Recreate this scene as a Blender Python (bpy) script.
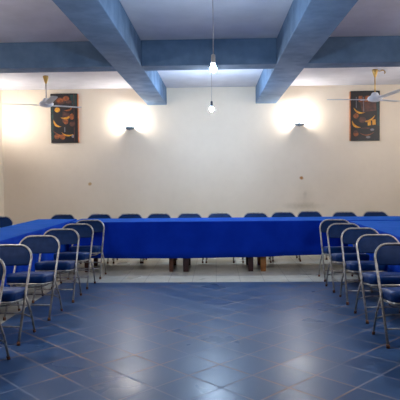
import bpy, math, random
from mathutils import Vector, Matrix
random.seed(7)
for o in list(bpy.data.objects): bpy.data.objects.remove(o)
SC = bpy.context.scene
COL = SC.collection
PI = math.pi

# ------------------------------------------------------------------ camera, world, exposure
CAM_H = 1.404
cam_d = bpy.data.cameras.new('camera'); cam = bpy.data.objects.new('camera', cam_d); COL.objects.link(cam)
yaw, pitch, roll, focal = .029, .0386, -.0102, 537.5
fw = Vector((-math.sin(yaw)*math.cos(pitch), math.cos(yaw)*math.cos(pitch), -math.sin(pitch)))
r = Vector((math.cos(yaw), math.sin(yaw), 0)); u = r.cross(fw)
r2 = r*math.cos(roll) + u*math.sin(roll); u2 = -r*math.sin(roll) + u*math.cos(roll)
m = Matrix((r2, u2, -fw)).transposed().to_4x4(); m.translation = (0, 0, CAM_H)
cam.matrix_world = m
cam_d.sensor_width = 36; cam_d.lens = focal/400*36; cam_d.clip_start = .05
SC.camera = cam
w = bpy.data.worlds.new('world'); SC.world = w; w.use_nodes = True
w.node_tree.nodes['Background'].inputs[0].default_value = (.6, .7, .9, 1)
w.node_tree.nodes['Background'].inputs[1].default_value = .3
vs = SC.view_settings; vs.view_transform = 'Standard'; vs.look = 'None'; vs.gamma = 1; vs.use_curve_mapping = False
vs.exposure = 1.03
P_SCONCE, P_BULB, P_FAR, P_FILL = 19.0, 26.0, 56.0, 34.0      # watts of the wall lights, the hanging bulbs and the unseen bulbs added to fill the side bays
C_SCONCE, C_BULB, C_FILL = (1, .985, .97), (.58, .77, 1), (1, .96, .95)

# ------------------------------------------------------------------ materials
def srgb(c): return tuple(((v/255)/12.92 if v/255 <= .04045 else (((v/255)+.055)/1.055)**2.4) for v in c)
class NT:
    def __init__(s, name):
        s.m = bpy.data.materials.new(name); s.m.use_nodes = True; s.t = s.m.node_tree
        s.b = s.t.nodes['Principled BSDF']
    def n(s, typ, **kw):
        nd = s.t.nodes.new(typ)
        for k, v in kw.items(): setattr(nd, k, v)
        return nd
    def inp(s, sock, v):
        if isinstance(v, bpy.types.NodeSocket): s.t.links.new(v, sock)
        else: sock.default_value = v
    def math(s, op, a, b=None, c=None):
        nd = s.n('ShaderNodeMath', operation=op); s.inp(nd.inputs[0], a)
        if b is not None: s.inp(nd.inputs[1], b)
        if c is not None: s.inp(nd.inputs[2], c)
        return nd.outputs[0]
    def mix(s, f, a, b):
        nd = s.n('ShaderNodeMix', data_type='RGBA'); s.inp(nd.inputs[0], f)
        for i, v in ((6, a), (7, b)):
            if not isinstance(v, bpy.types.NodeSocket): v = (*v[:3], 1)
            s.inp(nd.inputs[i], v)
        return nd.outputs[2]
    def noise(s, vec, scale, detail=4, rough=.55):
        nd = s.n('ShaderNodeTexNoise'); s.inp(nd.inputs['Vector'], vec)
        nd.inputs['Scale'].default_value = scale; nd.inputs['Detail'].default_value = detail; nd.inputs['Roughness'].default_value = rough
        return nd.outputs[0]
    def ramp(s, f, lo, hi, a=0., b=1.):
        nd = s.n('ShaderNodeMapRange'); s.inp(nd.inputs[0], f)
        for i, v in zip((1, 2, 3, 4), (lo, hi, a, b)): nd.inputs[i].default_value = v
        return nd.outputs[0]
    def pos(s): return s.n('ShaderNodeNewGeometry').outputs['Position']
    def obj(s): return s.n('ShaderNodeTexCoord').outputs['Object']
    def sep(s, v):
        nd = s.n('ShaderNodeSeparateXYZ'); s.inp(nd.inputs[0], v); return nd.outputs
    def bump(s, h, strength=.3, dist=.01):
        nd = s.n('ShaderNodeBump'); nd.inputs['Strength'].default_value = strength; nd.inputs['Distance'].default_value = dist
        s.inp(nd.inputs['Height'], h); s.inp(s.b.inputs['Normal'], nd.outputs[0])

def mat(name, rgb, rough=.5, metal=0., var=.12, scale=12., bump=0., rgb2=None, spec=.5, world=False, bscale=None):
    T = NT(name); p = T.pos() if world else T.obj()
    c = srgb(rgb); c2 = srgb(rgb2) if rgb2 else tuple(v*(1-var) for v in c)
    nz = T.noise(p, scale)
    T.inp(T.b.inputs['Base Color'], T.mix(T.ramp(nz, .35, .65), c, c2))
    T.inp(T.b.inputs['Roughness'], T.ramp(nz, .3, .7, rough*.85, min(1, rough*1.15)))
    T.b.inputs['Metallic'].default_value = metal; T.b.inputs['Specular IOR Level'].default_value = spec
    if bump: T.bump(T.noise(p, bscale or scale*4), bump, .004)
    return T.m
def emis(name, rgb, strength):
    T = NT(name); T.b.inputs['Base Color'].default_value = (.8, .8, .8, 1)
    T.b.inputs['Emission Color'].default_value = (*rgb, 1); T.b.inputs['Emission Strength'].default_value = strength
    return T.m

def wall_material():
    T = NT('painted_plaster'); p = T.pos()
    base = T.mix(T.ramp(T.noise(p, .7, 5), .3, .7), srgb((228, 212, 191)), srgb((219, 202, 180)))
    base = T.mix(T.ramp(T.noise(p, 9, 5), .45, .8, 0, .1), base, srgb((200, 184, 158)))
    x, y, z = T.sep(p)
    onback = T.math('GREATER_THAN', y, 10.7)
    def blob(cx, cz, rx, rz, edge=.35):
        dx = T.math('DIVIDE', T.math('SUBTRACT', x, cx), rx); dz = T.math('DIVIDE', T.math('SUBTRACT', z, cz), rz)
        d = T.math('SQRT', T.math('ADD', T.math('MULTIPLY', dx, dx), T.math('MULTIPLY', dz, dz)))
        d = T.math('ADD', d, T.math('MULTIPLY', T.math('SUBTRACT', T.noise(p, 14, 3), .5), 1.2))
        return T.math('MULTIPLY', T.ramp(d, 1-edge, 1+edge, 1, 0), onback)
    base = T.mix(T.math('MULTIPLY', blob(-2.54, 1.33, .03, .03), .8), base, srgb((180, 132, 62)))
    base = T.mix(T.math('MULTIPLY', blob(1.72, 1.41, .035, .03), .95), base, srgb((172, 108, 30)))
    base = T.mix(T.math('MULTIPLY', blob(1.80, .95, .13, .2, .9), .2), base, srgb((150, 126, 84)))
    base = T.mix(T.math('MULTIPLY', blob(1.76, .85, .26, .05, .8), .35), base, srgb((140, 116, 76)))
    base = T.mix(T.math('MULTIPLY', blob(1.79, 1.08, .03, .06, .6), .22), base, srgb((140, 118, 84)))
    T.inp(T.b.inputs['Base Color'], base); T.b.inputs['Roughness'].default_value = .62
    T.bump(T.noise(p, 30, 5), .12, .004)
    return T.m
def floor_material():
    T = NT('floor_tiles'); p = T.pos(); x, y, z = T.sep(p)
    ta, ts, tx, ty = .7778, .3225, -.8906, 4.0185
    c, s_ = math.cos(ta), math.sin(ta)
    X = T.math('SUBTRACT', x, tx); Y = T.math('SUBTRACT', y, ty)
    def lin(a, b): return T.math('DIVIDE', T.math('ADD', T.math('MULTIPLY', X, a), T.math('MULTIPLY', Y, b)), ts)
    i = lin(c, -s_); j = lin(s_, c)
    def edge(v, half):
        f = T.math('FRACT', v); d = T.math('MINIMUM', f, T.math('SUBTRACT', 1., f))
        return T.ramp(d, half*.6, half*1.5, 1, 0)
    grout = T.math('MAXIMUM', edge(i, .021), edge(j, .021))
    cell = T.n('ShaderNodeCombineXYZ'); T.inp(cell.inputs[0], T.math('FLOOR', i)); T.inp(cell.inputs[1], T.math('FLOOR', j))
    wn = T.n('ShaderNodeTexWhiteNoise', noise_dimensions='3D'); T.inp(wn.inputs[0], cell.outputs[0])
    n1 = T.noise(p, 5, 6, .65)
    blue = T.mix(wn.outputs[0], srgb((54, 84, 122)), srgb((62, 92, 129)))
    blue = T.mix(T.ramp(T.noise(p, 1.6, 3), .3, .8, 0, .25), blue, srgb((80, 102, 140)))
    gc = T.mix(T.ramp(T.noise(p, 1.1, 3), .42, .6), srgb((150, 128, 116)), srgb((124, 138, 162)))
    bt = T.mix(T.math('MULTIPLY', grout, T.ramp(T.noise(p, 2.3, 3), .35, .6, .6, 1.)), blue, gc)
    # square cream tiles around the blue field
    e2 = T.math('MAXIMUM', edge(T.math('DIVIDE', x, .33), .012), edge(T.math('DIVIDE', T.math('SUBTRACT', y, 7.284), .33), .012))
    cream = T.mix(T.ramp(n1, .35, .7), srgb((218, 212, 196)), srgb((200, 194, 176)))
    cream = T.mix(T.math('MULTIPLY', e2, .5), cream, srgb((120, 112, 98)))
    inside = T.math('MULTIPLY', T.math('LESS_THAN', y, 7.284), T.math('MULTIPLY', T.math('GREATER_THAN', x, -2.12), T.math('LESS_THAN', x, 2.12)))
    T.inp(T.b.inputs['Base Color'], T.mix(inside, cream, bt))
    rg = T.ramp(T.noise(p, 1.2, 3, .5), .3, .7, .25, .32)
    rg = T.math('ADD', rg, T.math('MULTIPLY', wn.outputs[0], .05))
    rg = T.math('ADD', rg, T.math('MULTIPLY', grout, .3))
    T.inp(T.b.inputs['Roughness'], rg)
    hb = T.math('SUBTRACT', T.math('MULTIPLY', T.noise(p, 1.5, 1), .3), T.math('MULTIPLY', T.math('MULTIPLY', grout, inside), .5))
    T.bump(hb, .12, .004)
    T.b.inputs['Specular IOR Level'].default_value = .22
    return T.m
def cloth_material():
    m_ = mat('royal_blue_cloth', (2, 50, 176), .85, rgb2=(2, 44, 162), scale=3, spec=.1)
    b = m_.node_tree.nodes['Principled BSDF']
    b.inputs['Sheen Weight'].default_value = .42; b.inputs['Sheen Roughness'].default_value = .4; b.inputs['Sheen Tint'].default_value = (.02, .38, 1, 1)
    return m_
M = dict(
    wall=wall_material(), floor=floor_material(),
    ceiling=mat('ceiling_plaster', (204, 202, 208), .8, var=.1, scale=3, bump=.2, bscale=22, world=True),
    beam=mat('blue_beam_paint', (88, 114, 142), .8, rgb2=(77, 101, 127), scale=4, bump=.5, bscale=16, world=True),
    cloth=cloth_material(),
    vinyl=mat('navy_vinyl', (6, 44, 90), .6, rgb2=(5, 37, 78), scale=14, bump=.1, spec=.18),
    vinyl_b=mat('blue_seat_vinyl', (8, 56, 114), .42, rgb2=(6, 46, 98), scale=14, bump=.1, spec=.3),
    tube=mat('worn_grey_metal', (196, 190, 180), .4, .55, rgb2=(142, 134, 124), scale=20),
    rust=mat('rusty_foot', (134, 84, 54), .8, .1, rgb2=(70, 52, 44), scale=60),
    wood=mat('brown_wood', (104, 62, 42), .55, rgb2=(72, 42, 32), scale=22),
    wood2=mat('orange_wood', (170, 112, 52), .55, rgb2=(128, 78, 36), scale=22),
    dwood=mat('dark_maroon_wood', (66, 34, 32), .55, rgb2=(46, 26, 26), scale=22),
    white=mat('white_enamel', (206, 208, 216), .35, scale=8),
    blade=mat('fan_blade_paint', (186, 188, 196), .45, scale=8),
    brass=mat('aged_brass', (196, 158, 92), .35, .7, scale=20),
    cord=mat('pale_cord', (176, 164, 160), .6),
    sock=mat('lamp_holder_plastic', (200, 196, 190), .45),
    dsock=mat('dark_lamp_holder', (60, 62, 74), .45),
    dish=mat('frosted_grey_glass', (120, 136, 150), .3),
    p_bg=mat('painting_ground', (13, 12, 18), .5, rgb2=(28, 20, 20), scale=9, world=True),
    p_or=mat('painting_orange', (164, 88, 34), .5, rgb2=(96, 48, 28), scale=18, world=True),
    p_ye=mat('painting_yellow', (224, 164, 36), .5, rgb2=(184, 112, 30), scale=18, world=True),
    p_br=mat('painting_brown', (96, 54, 42), .5, rgb2=(56, 32, 32), scale=14, world=True),
    p_te=mat('painting_teal', (22, 66, 62), .5, rgb2=(26, 40, 46), scale=14, world=True),
    p_gr=mat('painting_grey', (120, 116, 122), .5, scale=14, world=True),
    p_ed=mat('painting_edge_orange', (190, 120, 66), .55, rgb2=(150, 84, 48), scale=10, world=True),
)
M['dish'].node_tree.nodes['Principled BSDF'].inputs['Transmission Weight'].default_value = .1
def watts(P, R): return P/(PI*4*PI*R*R)

# ------------------------------------------------------------------ mesh helpers
class MB:
    def __init__(s): s.v = []; s.f = []; s.mi = []; s.sm = []
    def add(s, vs_, fs, mi=0, smooth=False):
        k = len(s.v); s.v += [tuple(v) for v in vs_]
        for f in fs: s.f.append(tuple(k+i for i in f)); s.mi.append(mi); s.sm.append(smooth)
    def box(s, a, b, mi=0):
        (x0, y0, z0), (x1, y1, z1) = a, b
        s.add([(x0,y0,z0),(x1,y0,z0),(x1,y1,z0),(x0,y1,z0),(x0,y0,z1),(x1,y0,z1),(x1,y1,z1),(x0,y1,z1)],
              [(0,3,2,1),(4,5,6,7),(0,1,5,4),(1,2,6,5),(2,3,7,6),(3,0,4,7)], mi); return s
    def rings(s, rings, mi=0, cap0=True, cap1=True, smooth=True, closed=True):
        n = len(rings[0]); vs_ = [v for rg in rings for v in rg]; fs = []
        for a in range(len(rings)-1):
            for i in range(n if closed else n-1):
                j = (i+1) % n
                fs.append((a*n+i, a*n+j, (a+1)*n+j, (a+1)*n+i))
        if cap0: fs.append(tuple(range(n-1, -1, -1)))
        if cap1: fs.append(tuple((len(rings)-1)*n+i for i in range(n)))
        s.add(vs_, fs, mi, smooth); return s
    def tube(s, pts, rad, n=10, mi=0):
        pts = [Vector(p) for p in pts]; rg = []; ref = None
        for i, p in enumerate(pts):
            a = pts[max(0, i-1)]; b = pts[min(len(pts)-1, i+1)]; t = (b-a).normalized()
            if ref is None:
                ref = Vector((0, 0, 1)) if abs(t.z) < .9 else Vector((0, 1, 0))
            x = ref.cross(t).normalized(); y = t.cross(x); ref = y if False else (t.cross(x)).normalized()
            ref = y
            rr = rad[i] if isinstance(rad, (list, tuple)) else rad
            rg.append([p + (x*math.cos(q*2*PI/n) + y*math.sin(q*2*PI/n))*rr for q in range(n)])
        return s.rings(rg, mi)
    def lathe(s, prof, n=24, mi=0, c=(0, 0, 0), cap0=True, cap1=True):
        return s.rings([[(c[0]+rr*math.cos(q*2*PI/n), c[1]+rr*math.sin(q*2*PI/n), c[2]+z) for q in range(n)] for rr, z in prof], mi, cap0, cap1)
    def build(s, name, m, parent=None, bevel=0., solid=0.):
        me = bpy.data.meshes.new(name); me.from_pydata(s.v, [], s.f)
        for mm in (m if isinstance(m, (list, tuple)) else [m]): me.materials.append(mm)
        for p, mi, sm in zip(me.polygons, s.mi, s.sm): p.material_index = mi; p.use_smooth = sm
        me.validate(); me.update()
        o = bpy.data.objects.new(name, me); COL.objects.link(o)
        if parent: o.parent = parent
        if bevel:
            b = o.modifiers.new('bevel', 'BEVEL'); b.width = bevel; b.segments = 2; b.limit_method = 'ANGLE'
        if solid:
            b = o.modifiers.new('solid', 'SOLIDIFY'); b.thickness = solid; b.offset = -1
        return o
def smooth_path(ctrl, n=6):
    P = [Vector(p) for p in ctrl]; out = []
    for i in range(len(P)-1):
        p0 = P[max(i-1, 0)]; p1 = P[i]; p2 = P[i+1]; p3 = P[min(i+2, len(P)-1)]
        for k in range(n):
            t = k/n
            out.append(.5*((2*p1)+(p2-p0)*t+(2*p0-5*p1+4*p2-p3)*t*t+(3*p1-p0-3*p2+p3)*t**3))
    return out+[P[-1]]
def rrect(w_, d, rad, n=5, cx=0, cy=0):
    out = []
    for sx, sy, a0 in ((1, 1, 0), (-1, 1, PI/2), (-1, -1, PI), (1, -1, 3*PI/2)):
        for k in range(n+1):
            a = a0+k*PI/2/n
            out.append((cx+sx*(w_/2-rad)+rad*math.cos(a), cy+sy*(d/2-rad)+rad*math.sin(a)))
    return out
def tag(o, label=None, cat=None, group=None, kind=None):
    if label: o['label'] = label
    if cat: o['category'] = cat
    if group: o['group'] = group
    if kind: o['kind'] = kind
    return o
def thing(name, label, cat, loc=(0, 0, 0), rz=0, group=None):
    o = bpy.data.objects.new(name, None); COL.objects.link(o); o.location = loc; o.rotation_euler = (0, 0, rz)
    o.empty_display_size = .1
    return tag(o, label, cat, group)
def copy_tree(o, parent=None):
    c = o.copy(); COL.objects.link(c)
    if parent: c.parent = parent
    for ch in list(o.children): copy_tree(ch, c)
    return c

# ------------------------------------------------------------------ the room
YW, XL, XR, YN, ZC, ZB = 10.816, -4.31, 4.17, -3.0, 3.238, 2.90
def struct(name, mb, m, **k): return tag(mb.build(name, m, **k), kind='structure')
struct('floor', MB().box((XL-.2, YN-.2, -.15), (XR+.2, YW+.2, 0)), M['floor'])
struct('ceiling', MB().box((XL-.2, YN-.2, ZC), (XR+.2, YW+.2, ZC+.15)), M['ceiling'])
struct('wall_back', MB().box((XL-.2, YW, 0), (XR+.2, YW+.2, ZC)), M['wall'])
struct('wall_left', MB().box((XL-.2, YN, 0), (XL, YW, ZC)), M['wall'])
struct('wall_right', MB().box((XR, YN, 0), (XR+.2, YW, ZC)), M['wall'])
struct('wall_front', MB().box((XL-.2, YN-.2, 0), (XR+.2, YN, ZC)), M['wall'])
# ceiling beams
MAIN = [(-1.346, -.959), (.815, 1.224)]
struct('trim_1', MB().box((MAIN[0][0], YN, ZB), (MAIN[0][1], YW, ZC)), M['beam'], bevel=.008)
struct('trim_2', MB().box((MAIN[1][0], YN, ZB), (MAIN[1][1], YW, ZC)), M['beam'], bevel=.008)
CX = [(XL, MAIN[0][0]), (MAIN[0][1], MAIN[1][0]), (MAIN[1][1], XR)]
for k, (a, b) in enumerate(CX):
    struct('trim_%d' % (3+k), MB().box((a, 7.114, ZB), (b, 7.43, ZC)), M['beam'], bevel=.006)

# ------------------------------------------------------------------ tables and cloths
def make_table(name, label, x0, x1, y0, y1, legs, leg_m, rz=0, top_z=.758):
    cx, cy = (x0+x1)/2, (y0+y1)/2
    t = thing(name, label, 'table', (cx, cy, 0), 0)
    MB().box((x0-cx+.01, y0-cy+.01, top_z-.03), (x1-cx-.01, y1-cy-.01, top_z)).build('tabletop', M['wood'], t, bevel=.004)
    a = MB()
    lx0 = min(l[0] for l in legs)-cx; lx1 = max(l[0] for l in legs)-cx
    ly0 = min(l[1] for l in legs)-cy; ly1 = max(l[1] for l in legs)-cy
    for yy in (ly0, ly1): a.box((lx0, yy-.011, top_z-.12), (lx1, yy+.011, top_z-.03))
    for xx in (lx0, lx1): a.box((xx-.011, ly0, top_z-.12), (xx+.011, ly1, top_z-.03))
    a.build('apron', M['wood'], t)
    for (lx, ly, h), lm in zip(legs, leg_m):
        g = MB(); X, Y = lx-cx, ly-cy
        g.rings([[(X+sx*q, Y+sy*q, z) for sx, sy in ((-1,-1),(1,-1),(1,1),(-1,1))] for z, q in ((0, h*.86), (.1, h*.92), (top_z-.031, h))], smooth=False)
        g.build('leg', lm, t, bevel=.004)
    return t
YF, YB = 8.09, 8.82
def leg4(xa, xb, ya, yb, ha, hb): return [(xa, ya, ha), (xb, ya, hb), (xa, yb, ha), (xb, yb, hb)]
make_table('wooden_table', 'table under the left stretch of the cross row cloth, one red-brown leg showing', -2.19, -.60, YF, YB,
           leg4(-1.98, -.685, YF+.06, YB-.06, .035, .034), [M['wood']]*4)
make_table('wooden_table', 'middle table under the cross row cloth, dark maroon legs showing below the hem', -.585, .60, YF, YB,
           leg4(-.46, .525, YF+.06, YB-.06, .047, .042), [M['dwood']]*4)
make_table('wooden_table', 'table under the right stretch of the cross row cloth, one orange-brown leg showing', .615, 2.94, YF, YB,
           leg4(.715, 2.82, YF+.06, YB-.06, .044, .044), [M['wood2'], M['wood'], M['wood2'], M['wood']])
make_table('wooden_table', 'long wooden table under the blue cloth of the left wing of the U', -2.93, -2.32, 1.6, 8.82,
           leg4(-2.86, -2.39, 1.75, 8.7, .035, .035), [M['wood']]*4)
make_table('wooden_table', 'long wooden table under the blue cloth of the right wing of the U', 1.98, 2.74, 1.6, 7.98,
           leg4(2.06, 2.66, 1.75, 7.85, .035, .035), [M['wood']]*4)

def tablecloth(name, label, x0, x1, y0, y1, z, hem, seed, drops=(1, 1, 1, 1), amp=.014, step=.03):
    """drops: front(-y), right(+x), back(+y), left(-x); hem(x,y) gives the hem height"""
    rnd = random.Random(seed); mb = MB()
    per = []                         # perimeter points with outward normals
    def side(a, b, nrm, on):
        L = math.hypot(b[0]-a[0], b[1]-a[1]); n = max(2, int(L/step))
        for k in range(n):
            t = k/n; per.append((a[0]+(b[0]-a[0])*t, a[1]+(b[1]-a[1])*t, nrm, on))
    side((x0, y0), (x1, y0), (0, -1), drops[0]); side((x1, y0), (x1, y1), (1, 0), drops[1])
    side((x1, y1), (x0, y1), (0, 1), drops[2]); side((x0, y1), (x0, y0), (-1, 0), drops[3])
    n = len(per); ph = [rnd.uniform(0, 6.28) for _ in range(6)]
    def wave(s): 
        g = .5+.5*math.sin(s*.9+ph[4])
        return (math.sin(s*17+ph[0]+1.4*math.sin(s*2.3+ph[3]))*.5+math.sin(s*31+ph[1]+math.sin(s*4.1))*.3*g+math.sin(s*6.3+ph[2])*.5)
    rows = [0, .008, .02, .08, .2, .38, .58, .8, 1]
    rings = []
    s = 0
    data = []
    for k in range(n):
        px, py, nm, on = per[k]
        s += math.hypot(px-per[k-1][0], py-per[k-1][1]) if k else 0
        data.append((px, py, nm, on, wave(s)))
    for ri, rw in enumerate(rows):
        ring = []
        for px, py, nm, on, wv in data:
            h = hem(px, py); full = z-h if on else .03
            d = rw*full
            out = .004*min(1, ri) + (amp*(wv+1.1)*(rw**.7) + .012*rw if ri > 1 else 0)
            if not on: out = .003*min(1, ri)
            ring.append((px+nm[0]*out, py+nm[1]*out, z-(d if ri > 0 else 0)))
        rings.append(ring)
    mb.rings(rings, cap0=False, cap1=False)
    # the top: a grid with slight undulation would hide nothing, so a flat cap
    mb.add(rings[0], [tuple(range(n))], 0, False)
    o = mb.build(name, M['cloth'])
    sd = o.modifiers.new('solid', 'SOLIDIFY'); sd.thickness = .003; sd.offset = 1
    return tag(o, label, 'tablecloth')
def hem_back(x, y):
    return .222 + .006*math.sin(x*2.1) + (.0 if x < .6 else .055*min(1, (x-.6)/1.4)) if y < 8.5 else .25
def hem_side(x, y): return .23 + .012*math.sin(y*1.7)
tablecloth('tablecloth', 'long royal blue cloth over the cross row of tables at the back of the room', -2.215, 3.0, YF-.015, YB+.015, .767, hem_back, 3)
tablecloth('tablecloth', 'royal blue cloth over the left wing of tables, running toward the camera', -2.945, -2.305, 1.58, 8.84, .764, hem_side, 5, drops=(1, 1, 0, 1))
tablecloth('tablecloth', 'royal blue cloth over the right wing of tables, running toward the camera', 1.978, 2.76, 1.58, 7.995, .762, hem_side, 9)

# ------------------------------------------------------------------ folding chairs (facing the camera, -y; rear feet at y=0)
HW = .222
def yz(z): return -.40+.455*z/.815                 # slant of the back tube
def make_chair():
    t = thing('folding_chair', '', 'chair')
    # inverted-U tube: front legs that carry on up as the back frame
    pts = [(-HW-.008, -.40, .012), (-HW, yz(.4), .4), (-HW, yz(.66), .66)]
    R = .125
    for k in range(9):
        a = PI-k*PI/2/8
        zz = .805-R+R*math.sin(a); pts.append((-HW+R+R*math.cos(a), yz(zz)+.004, zz))
    full = pts + [(-x, y, z) for x, y, z in reversed(pts)]
    fr = MB().tube(full, .0115, 10).build('back_frame', M['tube'], t)
    for s in (-1, 1):
        MB().tube([(s*(HW+.0085), -.402, 0), (s*(HW+.0075), -.392, .03)], .0155, 10).build('foot_cap', M['rust'], fr)
    # backrest panel following the tube, slightly hollow
    w0 = HW-.008; rr = .112; zt, zb = .80, .633
    outl = []
    for k in range(7):
        a = k*PI/2/6; outl.append((w0-rr+rr*math.cos(a), zt-rr+rr*math.sin(a)))
    for k in range(1, 8): outl.append((w0-rr-(2*(w0-rr))*k/8, zt))
    for k in range(7):
        a = PI/2+k*PI/2/6; outl.append((-w0+rr+rr*math.cos(a), zt-rr+rr*math.sin(a)))
    rb = .022
    for k in range(4):
        a = PI+k*PI/2/3; outl.append((-w0+rb+rb*math.cos(a), zb+rb+rb*math.sin(a)))
    for k in range(1, 8): outl.append((-w0+rb+2*(w0-rb)*k/8, zb-.006*math.sin(PI*k/8)))
    for k in range(4):
        a = 3*PI/2+k*PI/2/3; outl.append((w0-rb+rb*math.cos(a), zb+rb+rb*math.sin(a)))
    cz = (zt+zb)/2; rings = []
    for off, sc in ((-.016, .90), (-.014, .965), (-.007, 1.), (.005, 1.), (.012, .97), (.014, .9)):
        ring = []
        for x, z in outl:
            x2 = x*(1-(1-sc)*.5); z2 = cz+(z-cz)*sc
            hollow = .022*(1-(x/w0)**2)
            ring.append((x2, yz(z2)+off+hollow, z2))
        rings.append(ring)
    MB().rings(rings).build('backrest', M['vinyl'], t)
    # seat pad
    o = []
    for z, ins in ((.362, .012), (.370, .0), (.425, -.004), (.445, .004), (.454, .02), (.458, .05)):
        o.append([(x, y, z - .10*(y+.235)) for x, y in rrect(.41-2*ins, .40-2*ins, max(.012, .065-ins), 5, 0, -.235)])
    seat = MB().rings(o).build('seat', M['vinyl_b'], t)
    MB().rings([[(x, y, z-.10*(y+.235)) for x, y in rrect(.41-2*i, .40-2*i, .06, 5, 0, -.235)] for z, i in ((.345, .012), (.347, .001), (.363, .0), (.364, .01))]).build('seat_rim', M['tube'], seat)
    # seat support loop under the front
    MB().tube(smooth_path([(-.19, -.17, .362), (-.175, -.33, .345), (-.09, -.385, .338), (.09, -.385, .338), (.175, -.33, .345), (.19, -.17, .362)], 5), .007, 8).build('seat_support', M['tube'], t)
    for s in (-1, 1):
        a = Vector((s*.208, -.175, .42)); b = Vector((s*(HW+.012), .0, .012))
        lg = MB().tube([a, a.lerp(b, .5)+Vector((s*.012, 0, 0)), b], .0095, 10).build('leg', M['tube'], t)
        MB().tube([(s*(HW+.0122), .001, 0), (s*(HW+.0115), -.011, .028)], .0135, 10).build('foot_cap', M['rust'], lg)
    MB().tube(smooth_path([(-HW-.018, -.055, .15), (-.14, -.05, .185), (0, -.05, .19), (.14, -.05, .185), (HW+.018, -.055, .15)], 4), .007, 8).build('stretcher', M['tube'], t)
    MB().tube([(-HW, yz(.14), .14), (HW, yz(.14), .14)], .007, 8).build('stretcher', M['tube'], t)
    return t
chair0 = make_chair(); first = [True]
def place_chair(x, ytop, rz, label, group):
    o = chair0 if first[0] else copy_tree(chair0); first[0] = False
    o.location = (x, ytop-.055, 0); o.rotation_euler = (0, 0, rz); tag(o, label, 'chair', group)
GL = 'folding chairs along the left wing of tables'; GR = 'folding chairs along the right wing of tables'; GB = 'folding chairs behind the cross row of tables'
pre = 'blue folding chair '
for x, y, rz, lb in [
    (-1.875, 4.19, .02, 'nearest of the left row, only its seat and legs in view'),
    (-1.925, 4.95, .0, 'in the left row, half its backrest cut by the left edge'),
    (-1.90, 5.76, -.03, 'in the left row, nearest one with its whole backrest in view'),
    (-1.89, 6.53, .03, 'in the left row, third from the cross table'),
    (-1.889, 7.30, -.02, 'in the left row, second from the cross table'),
    (-1.885, 7.99, .02, 'at the far end of the left row, by the cross table')]:
    place_chair(x, y, rz, pre+lb, GL)
for x, y, rz, lb in [
    (1.65, 4.15, -.02, 'nearest of the right row, just one foot in view'),
    (1.635, 4.86, .0, 'in the right row, its backrest cut by the right edge'),
    (1.669, 5.62, .02, 'in the right row, nearest one with its whole backrest in view'),
    (1.694, 6.38, -.04, 'in the right row, third from the cross table'),
    (1.66, 7.03, .02, 'in the right row, second from the cross table'),
    (1.70, 7.72, -.0, 'at the far end of the right row, by the cross table')]:
    place_chair(x, y, rz, pre+lb, GR)
back = [(-2.69, 9.40), (-2.04, 9.40), (-1.50, 9.41), (-.99, 9.40), (-.455, 9.40), (.07, 9.40), (.695, 9.41), (1.19, 9.52), (1.68, 9.7), (2.24, 9.43), (2.79, 9.5)]
bl = ['leftmost behind the cross table, at the corner with the left wing', 'second from the left behind the cross table', 'third from the left behind the cross table, below the left wall light',
      'fourth from the left behind the cross table', 'fifth from the left behind the cross table', 'middle one behind the cross table, right below the hanging bulbs',
      'fifth from the right behind the cross table', 'fourth from the right behind the cross table', 'third from the right behind the cross table, below the wall smudge',
      'second from the right behind the cross table', 'rightmost behind the cross table, below the right painting']
for k, ((x, y), lb) in enumerate(zip(back, bl)):
    place_chair(x, y, random.uniform(-.04, .04), pre+lb, GB)
place_chair(-3.64, 8.95, .45, 'blue folding chair on the outer side of the left wing, by the left wall', 'folding chairs outside the left wing')

# ------------------------------------------------------------------ ceiling fans
def make_fan(loc, angs, label, wire=False):
    t = thing('ceiling_fan', label, 'ceiling fan', loc, 0, 'ceiling fans')
    MB().lathe([(.042, 0), (.05, -.012), (.045, -.04), (.03, -.09), (.018, -.125), (.014, -.135)]).build('canopy', M['brass'], t)
    MB().tube([(0, 0, -.13), (0, 0, -.40)], .011, 12).build('downrod', M['brass'] if wire else M['cord'], t)
    mt = MB().lathe([(.02, -.385), (.05, -.395), (.062, -.42), (.065, -.435), (.105, -.455), (.122, -.475), (.124, -.50), (.108, -.525), (.06, -.542), (.015, -.548)], 32).build('motor', M['white'], t)
    for a in angs:
        c, s = math.cos(a), math.sin(a)
        def tr(rr, q, z): return (rr*c-q*s, rr*s+q*c, z)
        rings = []
        for rr, wd in ((.17, .045), (.2, .055), (.35, .058), (.6, .06), (.75, .058), (.79, .045), (.80, .03)):
            tw = -.05
            h = -.50+.05*max(0, rr-.2)
            rings.append([tr(rr, -wd, h-wd*tw), tr(rr, wd, h+wd*tw), tr(rr, wd, h+.005+wd*tw), tr(rr, -wd, h+.005-wd*tw)])
        bl_ = MB().rings(rings, smooth=False).build('blade', M['blade'], t)
        MB().rings([[tr(rr, -q, -.508), tr(rr, q, -.508), tr(rr, q, -.502), tr(rr, -q, -.502)] for rr, q in ((.1, .02), (.15, .016), (.19, .035), (.24, .03))], smooth=False).build('blade_bracket', M['white'], bl_)
    if wire:
        MB().tube(smooth_path([(.02, 0, -.01), (.08, -.01, -.03), (.13, -.01, -.015), (.17, 0, -.045), (.16, 0, -.075)], 5), .008, 8).build('supply_wire', M['brass'], t)
    return t
make_fan((-2.95, 9.4, ZC), (math.radians(-63), math.radians(57), math.radians(177)), 'white ceiling fan on a thin downrod in front of the left painting')
make_fan((2.73, 9.3, ZC), (math.radians(-76), math.radians(44), math.radians(164)), 'white ceiling fan on a brass downrod in front of the right painting', True)

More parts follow.
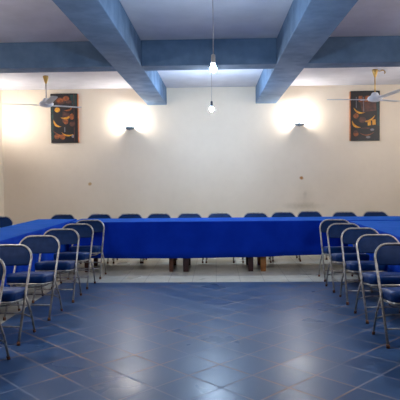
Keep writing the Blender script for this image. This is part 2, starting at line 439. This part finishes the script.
# ------------------------------------------------------------------ hanging bulbs
def make_pendant(loc, label, power, color, sock, group='hanging bulbs', R=.042):
    x, y, z = loc
    t = thing('hanging_bulb', label, 'hanging bulb', (x, y, ZC), 0, group)
    dz = z-ZC
    MB().lathe([(.035, 0), (.038, -.012), (.026, -.03), (.006, -.035)], 20).build('ceiling_rose', M['sock'], t)
    MB().tube([(0, 0, -.03), (.002, 0, dz*.5), (0, 0, dz+.13)], .0035, 8).build('cord', M['cord'], t)
    MB().lathe([(.006, dz+.135), (.018, dz+.125), (.021, dz+.06), (.024, dz+.04)], 16).build('lamp_holder', sock, t)
    n = 10; prof = [(.014, R+.008)]+[(max(.001, R*math.sin(a)), R*math.cos(a)) for a in [.35+k*(PI-.36)/n for k in range(n+1)]]
    MB().lathe([(a, dz+b) for a, b in prof], 20).build('bulb', emis('lit_bulb_cool' if color is C_BULB else 'lit_bulb_warm', color, watts(power, R)), t)
make_pendant((-.01, 5.0, 2.42), 'bare lit bulb on a long cord before the cross beam, higher of two', P_BULB, C_BULB, M['sock'], R=.031)
make_pendant((-.05, 8.8, 2.54), 'bare lit bulb beyond the cross beam, lower and farther of two', P_FAR, C_BULB, M['dsock'], R=.031)
for x in (-2.7, 2.7):  # out-of-view bulbs added to brighten the side bays and the cross beam
    make_pendant((x, 4.2, 2.5), 'unseen bulb added to light the %s bay over the wing of tables' % ('left' if x < 0 else 'right'), P_FILL, C_FILL, M['sock'], 'added fill bulbs over the side wings')

# ------------------------------------------------------------------ wall lights
def make_sconce(loc, rz, label):
    t = thing('wall_light', label, 'wall light', loc, rz, 'wall lights')     # local: wall at y=0, room at -y
    MB().rings([[(x, y, z) for x, z in rrect(.07-2*i, .10-2*i, .02, 4, 0, .01)] for y, i in ((0, 0), (-.012, 0), (-.018, .008))]).build('wall_plate', M['dish'], t)
    # shallow open dish
    N = 24; R = .112
    out, inn = [], []
    for k in range(9):
        a = k/8*PI/2
        out.append((max(.004, R*math.sin(a)), -.055*math.cos(a))); inn.append((max(.003, (R-.005)*math.sin(a)), -.050*math.cos(a)))
    MB().lathe(out+list(reversed(inn)), N, c=(0, -.105, 0)).build('dish', M['dish'], t)
    MB().tube([(0, -.015, 0), (0, -.03, -.04), (0, -.10, -.058)], .007, 8).build('arm', M['dish'], t)
    for s in (-1, 1): MB().tube([(s*.108, -.105, -.006), (s*.108, -.105, .07-.02*s)], .009, 8).build('prong', M['dish'], t)
    Rb = .028
    cap = [(max(.001, Rb*math.sin(a)), (.17 if a < PI/2 else .06)+Rb*math.cos(a)) for a in [.02+k*(PI-.04)/11 for k in range(12)]]
    MB().lathe(cap, 18, c=(-.035, -.105, 0)).build('bulb', emis('lit_wall_bulb', C_SCONCE, P_SCONCE/(PI*2*PI*Rb*(.11+2*Rb))), t)
    MB().lathe([(.014, -.048), (.016, .0), (.013, .035)], 14, c=(-.035, -.105, 0)).build('lamp_holder', M['sock'], t)
make_sconce((-1.70, YW, 2.455), 0, 'lit dish-shaped wall light on the back wall, left of the left beam end')
make_sconce((1.67, YW, 2.485), 0, 'lit dish-shaped wall light on the back wall, right of the right beam end')
make_sconce((XL, 10.05, 2.47), PI/2, 'lit dish-shaped wall light on the left wall near the corner')
make_sconce((XR, 8.9, 2.47), -PI/2, 'lit dish-shaped wall light on the right wall near the corner')

# ------------------------------------------------------------------ paintings
def make_painting(x0, x1, z0, z1, shapes, edge_side, label):
    W, H = x1-x0, z1-z0
    t = thing('painting', label, 'painting', ((x0+x1)/2, YW, z0), 0, 'paintings on the back wall')
    mats = [M['p_bg'], M['p_or'], M['p_ye'], M['p_br'], M['p_te'], M['p_gr'], M['p_ed']]
    c = MB().box((-W/2, -.035, 0), (W/2, -.001, H), 0)
    yl = [-.0355]
    def poly(pts, mi):
        yl[0] -= .00012; y = yl[0]
        c.add([((px-.5)*W, y, (1-pz)*H) for px, pz in pts], [tuple(range(len(pts)))], mi)
    def ell(cx, cy, rx, ry, mi, n=18, rot=0):
        ry2 = ry*W/H
        P = []
        for k in range(n):
            a = k*2*PI/n; ex, ey = rx*math.cos(a), ry*math.sin(a)
            X = ex*math.cos(rot)-ey*math.sin(rot); Y = ex*math.sin(rot)+ey*math.cos(rot)
            P.append((cx+X, cy-Y*W/H))
        poly(P, mi)
    def cres(cx, cy, L, th, rot, mi, bend=.35):
        P = []; n = 10
        for k in range(n+1):
            s = -1+2*k/n; P.append((s*L, -bend*L*(1-s*s)-th*(1-s*s)))
        for k in range(n+1):
            s = 1-2*k/n; P.append((s*L, -bend*L*(1-s*s)+th*(1-s*s)*.3))
        poly([(cx+X*math.cos(rot)-Y*math.sin(rot), cy-(X*math.sin(rot)+Y*math.cos(rot))*W/H) for X, Y in P], mi)
    for s in shapes:
        if s[0] == 'e': ell(*s[1:])
        elif s[0] == 'c': cres(*s[1:])
        else: poly(*s[1:])
    c.build('canvas', mats, t)
    e = MB(); xs = (W/2-.001, W/2+.016) if edge_side > 0 else (-W/2-.016, -W/2+.001)
    e.box((xs[0], -.034, .0), (xs[1], -.0012, H-.01)); e.build('canvas_edge', M['p_ed'], t)
    return t
R_ = math.radians
SL = [('p', [(.72, .03), (.97, .03), (.97, .3), (.8, .22)], 4), ('p', [(.02, .04), (.1, .04), (.1, .9), (.02, .95)], 4),
      ('e', .36, .15, .19, .13, 3), ('e', .35, .14, .13, .08, 1), ('e', .58, .1, .12, .09, 1), ('e', .68, .17, .12, .06, 3),
      ('e', .25, .33, .10, .09, 2), ('p', [(.45, .36), (.7, .4), (.62, .62), (.42, .58)], 3), ('c', .66, .29, .2, .05, R_(25), 1), ('c', .58, .44, .24, .06, R_(20), 2),
      ('c', .25, .60, .2, .06, R_(-42), 2), ('e', .56, .57, .09, .10, 1), ('e', .78, .47, .09, .11, 1), ('e', .80, .62, .11, .09, 3),
      ('c', .36, .78, .32, .04, R_(-16), 1), ('c', .62, .8, .24, .04, R_(-8), 2), ('p', [(.5, .68), (.53, .68), (.53, .78), (.5, .78)], 5), ('e', .22, .87, .1, .1, 1), ('e', .43, .88, .1, .1, 1), ('e', .82, .87, .06, .06, 5),
      ('p', [(.86, .0), (.89, 0), (.88, .98), (.85, .98)], 3)]
SR = [('p', [(.9, .22), (.97, .18), (.97, .7), (.92, .7)], 4), ('p', [(.3, .2), (.86, .16), (.88, .4), (.4, .42)], 3), ('p', [(.27, .1), (.4, .1), (.4, .22), (.27, .22)], 1),
      ('p', [(.48, .1), (.64, .1), (.64, .22), (.48, .22)], 1), ('p', [(.42, .12), (.44, .12), (.46, .42), (.44, .42)], 5), ('p', [(.18, .12), (.2, .12), (.2, .34), (.18, .34)], 5), ('c', .3, .38, .22, .05, R_(-22), 2), ('e', .18, .5, .09, .09, 1),
      ('c', .6, .54, .26, .05, R_(22), 2), ('c', .2, .66, .2, .06, R_(-38), 2), ('e', .4, .58, .13, .1, 3), ('p', [(.58, .6), (.69, .58), (.7, .69), (.59, .7)], 2), ('p', [(.74, .58), (.85, .57), (.86, .68), (.75, .69)], 2),
      ('c', .55, .83, .26, .03, R_(2), 1), ('e', .5, .75, .16, .03, 3), ('e', .18, .86, .09, .09, 1), ('e', .17, .82, .07, .05, 3), ('e', .6, .93, .08, .04, 5), ('e', .74, .78, .07, .04, 5)]
make_painting(-3.30, -2.755, 2.165, 3.15, SL, 1, 'tall dark painting of orange and yellow fruit shapes, left of the two')
make_painting(2.69, 3.26, 2.135, 3.115, SR, -1, 'tall dark painting of orange crescents and pots, right of the two')
